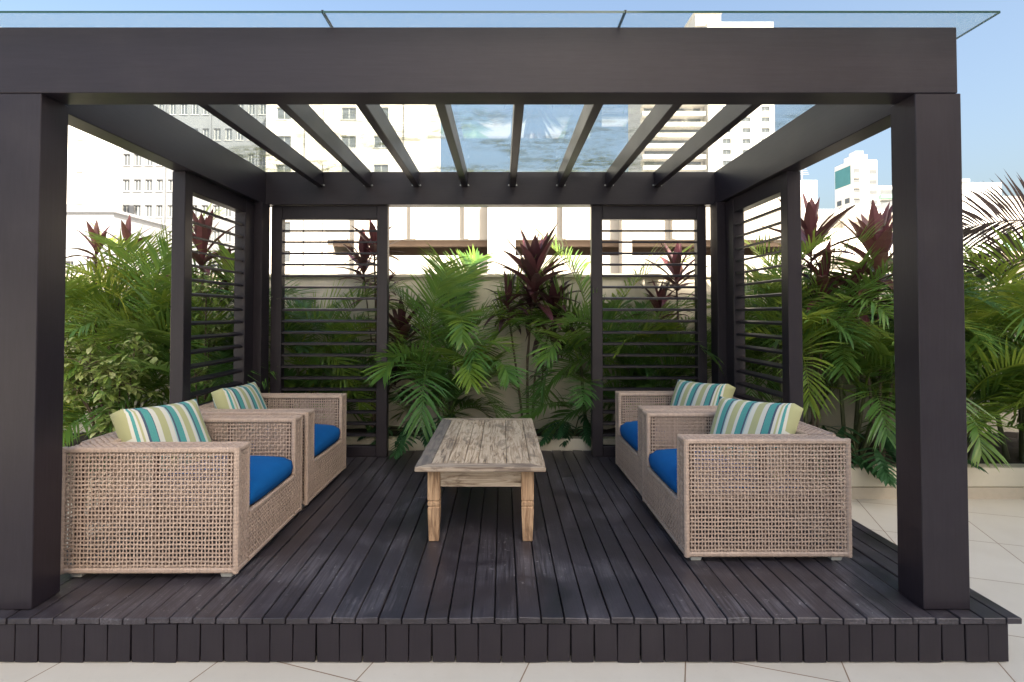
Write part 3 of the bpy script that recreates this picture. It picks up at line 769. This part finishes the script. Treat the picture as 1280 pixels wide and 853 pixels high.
def bushy(label, X, Y, z0, blobs, seed, mat='ficus', leaf=.062, name='variegated_shrub', cat='shrub', twist=1.0):
    """blobs: (dx, dy, dz, radius, n leaves)"""
    r = random.Random(seed); root = thing(name, label, cat, (X, Y, z0)); st, lf = MB(), MB()
    for dx, dy, dz, rad, n in blobs:
        c = Vector((X + dx, Y + dy, z0 + dz))
        st.tube([(X + dx * .2, Y + dy * .2, z0 - .02), (X + dx * .5, Y + dy * .5, z0 + dz * .55), tuple(c)], [.014, .010, .005], 6)
        for q in range(max(3, n // 14)):
            dd = Vector((r.gauss(0, 1), r.gauss(0, 1), r.gauss(.2, 1))).normalized() * rad * r.uniform(.6, 1.1); e = c + dd
            st.tube([tuple(c), tuple(c + dd * .55 + UP * .02), tuple(e)], [.004, .003, .0015], 5)
            for k in range(14):
                p = c.lerp(e, r.uniform(.35, 1.05)) + Vector((r.gauss(0, .02), r.gauss(0, .02), r.gauss(0, .02)))
                a = r.uniform(0, 6.28); el = r.uniform(-.9, .5)
                blade(lf, p, (math.cos(a) * math.cos(el), math.sin(a) * math.cos(el), math.sin(el)), leaf * r.uniform(.75, 1.25), leaf * .55 * r.uniform(.8, 1.2), max(0, min(1, r.gauss(.5, .28))), r, .6, .25, 3)
    st.build('branches', M['bark'], root, smooth=True); lf.build('leaves', M[mat], root)
def philodendron(label, X, Y, z0, n, L, seed, rng=(0, 360)):
    r = random.Random(seed); root = thing('split_leaf_plant', label, 'plant', (X, Y, z0), 0, 'split leaf plants low in the bed'); st, lf = MB(), MB()
    for k in range(n):
        a = R(r.uniform(*rng)); e = R(r.uniform(25, 75)); pl = L * r.uniform(.7, 1.2)
        d = Vector((math.cos(a) * math.cos(e), math.sin(a) * math.cos(e), math.sin(e)))
        p = Vector((X, Y, z0)); q = p + d * pl * .6; tip = q + Vector((d.x, d.y, d.z * .2)) * pl * .5
        st.tube([tuple(p), tuple(q), tuple(tip)], [.008, .006, .004], 5)
        out = Vector((d.x, d.y, -.55)).normalized(); s = out.cross(UP).normalized(); tn = r.uniform(.2, .8); l2 = L * r.uniform(.5, .75)
        for j in range(8):
            f = j / 7; c = tip + out * (l2 * f * .8)
            for sd in (-1, 1):
                dd = (out * (.25 + .75 * f) + s * (sd * (1.05 - .55 * f))).normalized()
                blade(lf, c, dd, l2 * (.62 - .3 * f), l2 * .13, tn, r, .35, .15, 3)
        blade(lf, tip, out, l2 * 1.05, l2 * .22, tn, r, .25, .1, 5)
    st.build('stalks', M['stem'], root, smooth=True); lf.build('leaves', M['philo'], root)

# centre opening
palm('bushy green palm behind the table, filling the left half of the open bay', -.52, 5.85, .25,
     [(-.25, -.05, .75, 7, 1.15), (-.02, .05, .95, 7, 1.2), (-.05, .1, 1.15, 6, 1.05), (-.1, -.12, .45, 7, .95)], (.2, .6), 11, dens=1.05,
     wd=.0125, extra=[((-.45, 5.8, 1.25), -80, 55, .9, 125, .6, 0), ((-.42, 5.78, .8), -86, 60, 1.0, 125, .68, 5), ((-.7, 5.8, .85), -125, 58, .95, 120, .5, -10), ((-.25, 5.8, .8), -60, 58, .9, 115, .5, 10),
            ((-.5, 5.9, 1.5), 60, 80, .9, 70, .55), ((-.55, 5.9, 1.5), 110, 78, .85, 80, .5), ((-.1, 5.9, 1.2), 20, 76, 1.15, 62, .6)])
palm('green palm beside the right edge of the open bay, its fronds arching over dark stems', .92, 5.9, .25,
     [(-.1, 0, .8, 7, 1.15), (.15, .02, 1.0, 7, 1.2), (.02, -.12, .5, 7, 1.0)], (.18, .55), 12, dens=.8,
     wd=.0115, extra=[((.85, 5.85, 1.1), 178, 64, 1.15, 125, .6, -30), ((.8, 5.85, .45), 215, 45, .85, 110, .4, -20), ((.8, 5.8, 1.0), 240, 58, .95, 120, .55, 0),
            ((.95, 5.95, 1.25), 135, 82, 1.35, 55, .6), ((.9, 5.85, 1.1), 165, 75, 1.2, 95, .4)])
cordyline('tall burgundy cordyline on thin bare stems, centre right of the open bay', .26, 5.95, .25,
          [(.08, -.10, 1.62, 26, .58, .5, .5), (-.2, -.08, 1.3, 14, .38, 1.3, .25), (.28, -.08, 1.22, 20, .5, 2.0, .12), (.16, -.08, .6, 7, .3, .8, .35), (.04, 0, 1.32, 14, .40, 1.2, .25)], 21)
cordyline('burgundy cordyline half hidden by the left louvred panel beside the open bay', -1.36, 5.9, .25,
          [(-.12, .05, 1.72, 16, .42, .6, .65), (.02, -.05, 1.9, 14, .40, .7, .55), (.10, .0, 1.45, 14, .38, 1.0, .5), (.32, -.1, .98, 20, .46, .9, .18), (.26, -.12, .62, 16, .45, 1.4, .1)], 22)
philodendron('dark split leaf plant at the foot of the centre left palm', -.78, 5.72, .25, 9, .42, 31, (180, 360))
philodendron('dark split leaf plant low at the right end of the open bay', .72, 5.75, .25, 8, .34, 32, (150, 330))
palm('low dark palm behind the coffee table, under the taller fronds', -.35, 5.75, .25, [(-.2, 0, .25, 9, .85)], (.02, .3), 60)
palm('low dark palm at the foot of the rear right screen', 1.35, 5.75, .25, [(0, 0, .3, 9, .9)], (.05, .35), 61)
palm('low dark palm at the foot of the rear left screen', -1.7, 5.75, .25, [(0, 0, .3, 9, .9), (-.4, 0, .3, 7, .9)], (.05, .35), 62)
# behind the rear screens
palm('green palm seen through the slats of the rear left screen', -1.95, 5.85, .25, [(-.2, 0, .8, 8, 1.1), (.2, .05, .9, 8, 1.1), (0, -.1, .5, 6, .9)], (.3, .7), 13)
palm('green palm seen through the slats of the rear right screen', 1.5, 5.85, .25, [(-.2, 0, .75, 8, 1.15), (.25, .05, .85, 8, 1.15), (0, -.1, .5, 7, .95)], (.25, .6), 14,
     extra=[((1.1, 5.95, 1.2), 25, 74, 1.45, 75, .75), ((1.5, 5.8, .9), -60, 62, 1.0, 120, .45), ((1.6, 5.8, .9), -30, 62, 1.0, 115, .5)])
cordyline('burgundy cordyline rising behind the rear right screen', 1.85, 5.95, .25, [(0, 0, 1.6, 18, .46, .6, .5), (-.18, 0, 1.25, 12, .4, .9, .35)], 23)
# right of the pergola
palm('green palm just outside the right hand side screen', 2.72, 5.2, .2, [(0, 0, .9, 8, 1.15), (.2, .1, 1.1, 8, 1.15), (-.1, .2, 1.25, 6, 1.0)], (.25, .6), 15)
palm('green palm in the gap left of the thick right post', 3.35, 5.45, .2, [(-.15, -.1, .95, 8, 1.15), (.15, .0, 1.2, 8, 1.15), (0, -.25, .6, 8, 1.0), (.3, -.1, .8, 7, 1.1)], (.22, .62), 16,
     extra=[((3.3, 5.1, 1.0), -100, 60, 1.0, 120, .5), ((3.1, 5.1, 1.15), 190, 60, .9, 120, .4), ((3.55, 5.1, 1.2), -80, 55, .95, 120, .45)])
palm('bright palm at the right edge of the view, beyond the thick post', 4.75, 5.15, .2, [(0, 0, 1.0, 9, 1.25), (-.25, .15, 1.15, 8, 1.25), (.3, .1, .9, 8, 1.2), (-.1, -.15, .6, 8, 1.0)], (.35, .75), 17,
     wd=.012, extra=[((5.15, 4.75, 1.50), 182, 18, 1.2, 45, .85, 40), ((5.15, 4.72, .8), 185, 16, 1.15, 60, .65, 45), ((5.2, 4.9, 1.15), 188, 40, 1.2, 90, .7), ((4.9, 4.8, .8), 215, 55, .95, 120, .5)])
palm('dark bronze palm fronds reaching in from the right above the other palms', 5.7, 5.25, .2, [(0, 0, 2.0, 3, .7)], (.2, .7), 18,
     extra=[((5.65, 5.25, 2.30), 180, 14, 1.65, 40, .3, 60), ((5.65, 5.2, 2.02), 186, 8, 1.55, 34, .4, 50), ((5.7, 5.1, 2.1), 200, 20, 1.3, 75, .3, 40)], name='bronze_palm', mat='palm_dry', nl=36, ll=.36, wd=.011)
cordyline('broad maroon cordyline above the palms, left of the thick right post', 3.45, 5.15, .2, [(0, 0, 1.78, 28, .58, .6, .75), (-.22, .0, 1.4, 16, .44, 1.0, .4), (.16, -.1, 1.35, 14, .42, 1.0, .35)], 24)
cordyline('maroon cordyline close behind the right side screen post', 2.9, 5.25, .2, [(0, 0, 1.95, 18, .55, .6, .65), (.05, -.1, 1.5, 14, .45, 1.1, .45)], 25)
philodendron('split leaf plant hanging over the kerb behind the front right armchair', 3.1, 4.9, .25, 10, .5, 33, (180, 360))
palm('green palm against the garden wall, left of the thick right post', 2.95, 5.95, .2, [(-.3, 0, .8, 8, 1.1), (.2, 0, 1.0, 8, 1.1), (.6, 0, .7, 8, 1.1)], (.15, .5), 51)
palm('green palm against the garden wall, just right of the thick right post', 4.35, 5.95, .2, [(-.3, 0, .8, 8, 1.1), (.2, 0, 1.0, 8, 1.1), (.6, 0, .8, 8, 1.1)], (.2, .6), 52)
palm('low palm spreading over the kerb behind the thick right post', 4.1, 5.05, .2, [(0, 0, .45, 9, 1.0), (.25, .05, .35, 7, .9)], (.25, .6), 53)
palm('low palm at the far right end of the kerb', 5.1, 5.0, .2, [(0, 0, .55, 9, 1.1), (-.3, .05, .4, 7, .95)], (.3, .65), 54)
philodendron('split leaf plant under the palm just outside the right side screen', 2.75, 5.0, .2, 9, .45, 55)
# left of the pergola
palm('green palm at the back of the bed in the gap at left, against the wall', -3.9, 5.95, .2, [(-.4, 0, .8, 8, 1.1), (.2, 0, 1.0, 8, 1.1), (.6, 0, .7, 8, 1.1)], (.25, .7), 56)
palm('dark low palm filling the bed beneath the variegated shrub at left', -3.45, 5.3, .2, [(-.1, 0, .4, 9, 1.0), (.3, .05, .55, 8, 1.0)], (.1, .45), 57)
philodendron('split leaf plant on the ground behind the front left armchair', -3.3, 4.9, .2, 10, .4, 58)
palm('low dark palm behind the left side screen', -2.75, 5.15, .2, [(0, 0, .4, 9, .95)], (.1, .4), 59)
palm('yellow green palm in the gap at left, arching over the shrub', -3.75, 5.5, .2, [(-.3, 0, 1.0, 9, 1.2), (.15, .1, 1.25, 9, 1.2), (.35, -.1, .95, 8, 1.1)], (.3, .8), 19,
     extra=[((-3.95, 5.3, 1.55), 15, 70, 1.3, 105, .98), ((-3.9, 5.3, 1.3), 60, 76, 1.15, 80, .9), ((-3.5, 5.25, 1.45), 170, 74, 1.0, 110, .92), ((-4.1, 5.3, 1.25), -60, 66, 1.1, 120, .6)])
palm('small fan of bright fronds low at left beside the post', -3.95, 4.95, .2, [(0, 0, .3, 9, .8), (.12, .05, .25, 6, .7)], (.5, .85), 20, ll=.34)
palm('green palm seen through the left hand side screen', -2.8, 5.6, .2, [(0, 0, .8, 8, 1.1), (.1, .1, 1.2, 7, 1.1)], (.25, .6), 26)
cordyline('maroon cordyline poking above the palm in the gap at left', -4.0, 5.5, .2, [(0, 0, 1.86, 12, .36, .9, .7), (.28, .05, 1.9, 11, .34, .9, .6)], 27)
cordyline('maroon cordyline seen through the top slats of the left side screen', -2.95, 5.5, .2, [(0, 0, 1.85, 20, .5, .7, .6), (.2, .1, 1.6, 14, .45, 1.0, .5)], 28)
bushy('variegated pale green shrub at left between the post and the side screen', -3.3, 4.85, .2, [(-.35, -.25, .95, .22, 210), (-.05, -.3, .9, .24, 220), (.2, -.3, .75, .24, 210), (.12, -.3, .5, .2, 140), (-.15, -.28, .72, .18, 140), (.25, -.2, 1.0, .2, 150)], 41, leaf=.078)
bushy('variegated shrub pressed against the left side screen', -2.62, 4.95, .2, [(0, 0, 1.5, .22, 170), (-.02, .1, 1.15, .2, 130), (.02, -.2, .8, .18, 120)], 42)

# ------------------------------------------------------------------ buildings beyond the wall
def facade(root, x0, x1, z0, z1, y, depth, cols, rows, wmat, sill=True, recess=.18):
    """cols: list of (cx, width); rows: list of (zbottom, height). Front wall pieced round real openings, each with its window."""
    b = MB(); rows = sorted(rows); cols = sorted(cols)
    zc = z0
    for zb, h in rows:
        b.box(x0, x1, y, y + .3, zc, zb); xc = x0
        for cx, wd in cols:
            b.box(xc, cx - wd / 2, y, y + .3, zb, zb + h); xc = cx + wd / 2
        b.box(xc, x1, y, y + .3, zb, zb + h); zc = zb + h
    b.box(x0, x1, y, y + .3, zc, z1)
    b.box(x0, x1, y + .3, y + depth, z0, z1)
    b.build('wall', wmat, root)
    for zb, h in rows:
        for cx, wd in cols:
            f = MB(); a, c, e = cx - wd / 2, cx + wd / 2, .06
            f.box(a, a + e, y + recess, y + .3, zb, zb + h); f.box(c - e, c, y + recess, y + .3, zb, zb + h)
            f.box(a + e, c - e, y + recess, y + .3, zb, zb + e); f.box(a + e, c - e, y + recess, y + .3, zb + h - e, zb + h); f.box(cx - e / 2, cx + e / 2, y + recess, y + .3, zb + e, zb + h - e)
            if sill: f.box(a - .08, c + .08, y - .10, y - .002, zb - .10, zb - .02)
            fo = f.build('window', M['frame'], root)
            p = MB(); p.box(a + e, cx - e / 2, y + recess + .04, y + recess + .06, zb + e, zb + h - e); p.box(cx + e / 2, c - e, y + recess + .04, y + recess + .06, zb + e, zb + h - e)
            p.build('pane', M['pane'], fo, off=Vector(root.location))
# white block, shade painted in as grey, with a grid of windows, upper left
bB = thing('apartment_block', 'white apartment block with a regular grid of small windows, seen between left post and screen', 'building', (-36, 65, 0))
facade(bB, -45, -27, -.003, 29.5, 65, 12, [(-43.9 + 1.32 * i, .8) for i in range(13)], [(9.8 + 3.0 * i, 1.35) for i in range(6)], M['blockshade'])
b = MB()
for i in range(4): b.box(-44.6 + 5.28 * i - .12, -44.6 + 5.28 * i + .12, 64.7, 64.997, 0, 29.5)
b.build('pilasters', M['blockshade'], bB)
b = MB(); b.box(-45.2, -26.8, 64.8, 77.2, 29.502, 30); b.build('roof', M['blockshade'], bB)
# beige block next to it, seen through the glass
bD = thing('apartment_block', 'cream apartment block with wide windows seen through the left panes of the glass roof', 'building', (-16, 60, 0))
facade(bD, -25.5, -8, -.003, 27, 60, 12, [(-23.6 + 3.5 * i, 1.6) for i in range(5)], [(7 + 3.1 * i, 1.3) for i in range(6)], M['offwhite'])
b = MB(); b.box(-21.0, -19.4, 59.2, 59.997, 0, 27); b.box(-10.5, -8, 59.5, 59.997, 0, 28.2); b.build('stair_fin', M['offwhite'], bD)
b = MB(); b.box(-25.7, -7.8, 59.8, 72.2, 27.002, 27.5); b.build('roof', M['greyface'], bD)
# blank white slab, far left
bA = thing('apartment_block', 'blank white building wall with tiny ledges at the far left', 'building', (-34, 50, 0))
b = MB(); b.box(-45, -34.9, 50, 51.2, -.003, 26); b.build('wall', M['white'], bA)
b = MB()
for i in range(6): b.box(-38.2, -37.6, 49.75, 49.998, 5.5 + 2.9 * i, 5.66 + 2.9 * i)
b.build('ledges', M['greyface'], bA)
b = MB(); b.box(-45.2, -34.7, 49.8, 51.4, 26.002, 26.4); b.build('roof', M['greyface'], bA)
bE = thing('annex_building', 'small pinkish annex below the blank white wall at the far left', 'building', (-29, 38, 0))
facade(bE, -32, -26.5, -.003, 8.4, 38, 6, [(-29.5, .7), (-27.8, .7)], [(4.2, .9)], M['greyface'])
b = MB(); b.hexa([(-32.1, 37.8, 8.402), (-26.3, 37.8, 8.402), (-26.3, 44.1, 8.402), (-32.1, 44.1, 8.402), (-32.1, 37.8, 9.2), (-26.3, 37.8, 8.6), (-26.3, 44.1, 8.6), (-32.1, 44.1, 9.2)])
b.build('roof', M['greyface'], bE)
# parking structure with long openings, straight behind the wall
bG = thing('parking_building', 'long white parking building with brown shaded openings right behind the garden wall', 'building', (0, 24, 0))
b = MB(); GX0, GX1 = -7.6, 13.0
def gz(y): return 1.53 + (392 - y) * 24 / 700
b.box(GX0, GX1, 24, 24.25, 4.70, 6.55); b.box(GX0, GX1, 24, 24.25, 1.2, 4.02)
b.box(GX0, GX1, 24.25, 34, 6.2, 6.4); b.box(GX0, GX1, 24.25, 34, 3.2, 3.35); b.box(GX0 , GX0 + .25, 24.25, 34, 3.35, 6.2); b.box(GX1 - .25, GX1, 24.25, 34, 3.35, 6.2)
b.box(GX0, GX1, 24.02, 33.8, -.003, 1.0)
b.build('wall', M['carpark'], bG)
b = MB()
for x0, x1 in ((-.62, .55), (5.0, 5.42), (9.5, 10.0), (-6.2, -5.7)): b.box(x0, x1, 23.35, 23.997, -.003, 6.56)
for x0, x1 in ((-1.62, -1.45), (2.55, 2.72), (7.2, 7.4), (-3.9, -3.72)): b.box(x0, x1, 23.62, 23.996, 4.70, 6.555)
b.build('column', M['carpark'], bG)
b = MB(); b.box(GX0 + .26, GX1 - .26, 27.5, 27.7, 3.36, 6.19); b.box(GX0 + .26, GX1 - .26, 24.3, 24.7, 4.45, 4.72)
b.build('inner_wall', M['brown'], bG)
# tower of flats on the right, seen through the glass
bF = thing('apartment_tower', 'tall pale apartment tower with balcony bands seen through the right end of the glass roof', 'building', (55, 150, 0))
facade(bF, 55.5, 73.5, -.003, 80.5, 150, 18, [(60.5, 2.2), (65.8, 2.2), (71, 2.2)], [(9 + 2.95 * i, 1.25) for i in range(24)], M['offwhite'], False, .25)
b = MB(); b.box(38, 55.3, 153, 168, -.003, 78); b.build('wall', M['offwhite'], bF)
for i in range(24):
    b = MB(); b.box(38, 55.2, 150.6, 152.99, 8 + 2.95 * i, 9.15 + 2.95 * i); b.build('balcony', M['offwhite'], bF)
b = MB()
for i in range(24): b.box(39, 54.5, 152.9, 152.98, 9.3 + 2.95 * i, 10.7 + 2.95 * i)
b.build('balcony_doors', M['pane'], bF)
b = MB(); b.box(53, 60, 152, 164, 80.502, 84); b.box(52.6, 60.4, 151.6, 164.4, 84.002, 84.4); b.box(60.2, 66, 153, 160, 80.502, 81.6); b.build('roof_house', M['offwhite'], bF)
# teal-topped tower far right
bT = thing('apartment_tower', 'distant white tower with teal glass on its upper left side, right of the side screen', 'building', (102, 165, 0))
b = MB(); T0, T1, TYY = 103.5, 111.0, 165
b.box(T0, T1, TYY, TYY + 8.5, -.003, 47); b.box(T0 + 2, T1 - 1.5, TYY + 2, TYY + 7, 47.002, 49.2); b.box(T0 + 3, T0 + 5.5, TYY + 3, TYY + 6, 49.202, 50.5)
b.build('wall', M['white'], bT)
b = MB(); b.box(T0 - .1, T0 - .02, TYY + .6, TYY + 8.2, 40, 45.5); b.build('teal_cladding', M['teal'], bT)
for i in range(9):
    for yy in range(2): b = MB(); b.box(T0 - .09, T0 - .015, TYY + 1.2 + yy * 4, TYY + 3.4 + yy * 4, 10.5 + 3 * i, 12 + 3 * i); b.build('window', M['pane'], bT)
for i in range(11):
    b = MB(); b.box(T0 + .3, T0 + 2.6, TYY - 1.1, TYY - .02, 12 + 3 * i, 12.9 + 3 * i); b.build('balcony', M['white'], bT)
    p = MB(); p.box(T0 + .5, T0 + 2.4, TYY - .07, TYY - .01, 13.1 + 3 * i, 14.5 + 3 * i); p.build('window', M['pane'], bT); p = MB(); p.box(T0 + 5.2, T0 + 7.4, TYY - .07, TYY - .01, 12.8 + 3 * i, 14.1 + 3 * i); p.build('window', M['pane'], bT)
bH = thing('apartment_block', 'distant low block with green balconies just right of the teal topped tower', 'building', (116, 165, 0))
b = MB(); b.box(113.2, 122, 168, 182, -.003, 40); b.build('wall', M['white'], bH)
for i in range(6):
    b = MB(); b.box(113.4, 118, 166.8, 167.98, 20 + 3.2 * i, 21.2 + 3.2 * i); b.build('balcony', M['greenbox'], bH)
    p = MB(); p.box(113.8, 117.6, 167.9, 167.98, 21.4 + 3.2 * i, 22.8 + 3.2 * i); p.build('window', M['pane'], bH)
# low cream building with a strip of slot windows
bI = thing('low_building', 'low cream building with a row of slot windows under the distant towers', 'building', (21, 34, 0))
facade(bI, 18.8, 25.5, -.003, 7.5, 34, 8, [(20.3, 1.1), (22.3, 1.7), (24.4, 1.5)], [(6.72, .4)], M['offwhite'], False, .28)
b = MB(); b.box(18.7, 25.7, 33.3, 42.1, 7.502, 7.75); b.box(18.7, 25.7, 33.2, 33.997, 4.9, 5.15); b.build('roof', M['white'], bI)
bJ = thing('wall_slab', 'narrow blank white end wall with an aerial, right of the side screen', 'building', (16.5, 30, 0))
b = MB(); b.box(13.6, 16.95, 30, 36, -.003, 8.7); b.build('wall', M['white'], bJ)
b = MB(); b.tube([(16.4, 30.5, 8.69), (16.4, 30.5, 9.5)], .02, 6)
for k in range(4): b.tube([(16.0 + .05 * k, 30.5, 9.15 + .1 * k), (16.8 - .05 * k, 30.5, 9.15 + .1 * k)], .012, 5)
b.build('aerial', M['metal'], bJ)
# white buildings at the right edge
bK = thing('low_building', 'white flat roofed building behind the bronze palm fronds at the right edge', 'building', (40, 45, 0))
facade(bK, 36.6, 40.3, -.003, 12.1, 45, 10, [(38.6, .9)], [(7.8, .6)], M['white'])
b = MB(); b.box(36.6, 37.6, 44.8, 46, 12.102, 12.35); b.build('roof', M['greyface'], bK)
bL = thing('house', 'cream building with a green shop front and tan canopy at the right edge', 'building', (45, 46, 0))
facade(bL, 40.6, 60, -.003, 11.2, 46, 10, [(41.6, .8), (43.4, .8), (47, .8)], [(7.9, .7), (4.9, .6)], M['offwhite'])
b = MB(); b.hexa([(40.2, 43.6, 5.9), (60, 43.6, 5.9), (60, 45.99, 6.5), (40.2, 45.99, 6.5), (40.2, 43.6, 6.05), (60, 43.6, 6.05), (60, 45.99, 6.65), (40.2, 45.99, 6.65)]); b.build('canopy', M['tan'], bL)
b = MB(); b.box(40.8, 44, 45.85, 45.99, 6.7, 7.6); b.build('shop_front', M['greenbox'], bL)
# the block behind the viewpoint whose shade covers the terrace
bS = thing('apartment_block', 'cream block behind the viewpoint that keeps the terrace in shade', 'building', (0, -13, 0))
facade(bS, 6.2, 34, -.003, 19.3, -21, 8, [(8 + 3 * i, 1.5) for i in range(8)], [(1 + 3.1 * i, 1.5) for i in range(6)], M['offwhite'])
for o in bpy.data.objects:
    if '_local' in o: del o['_local']
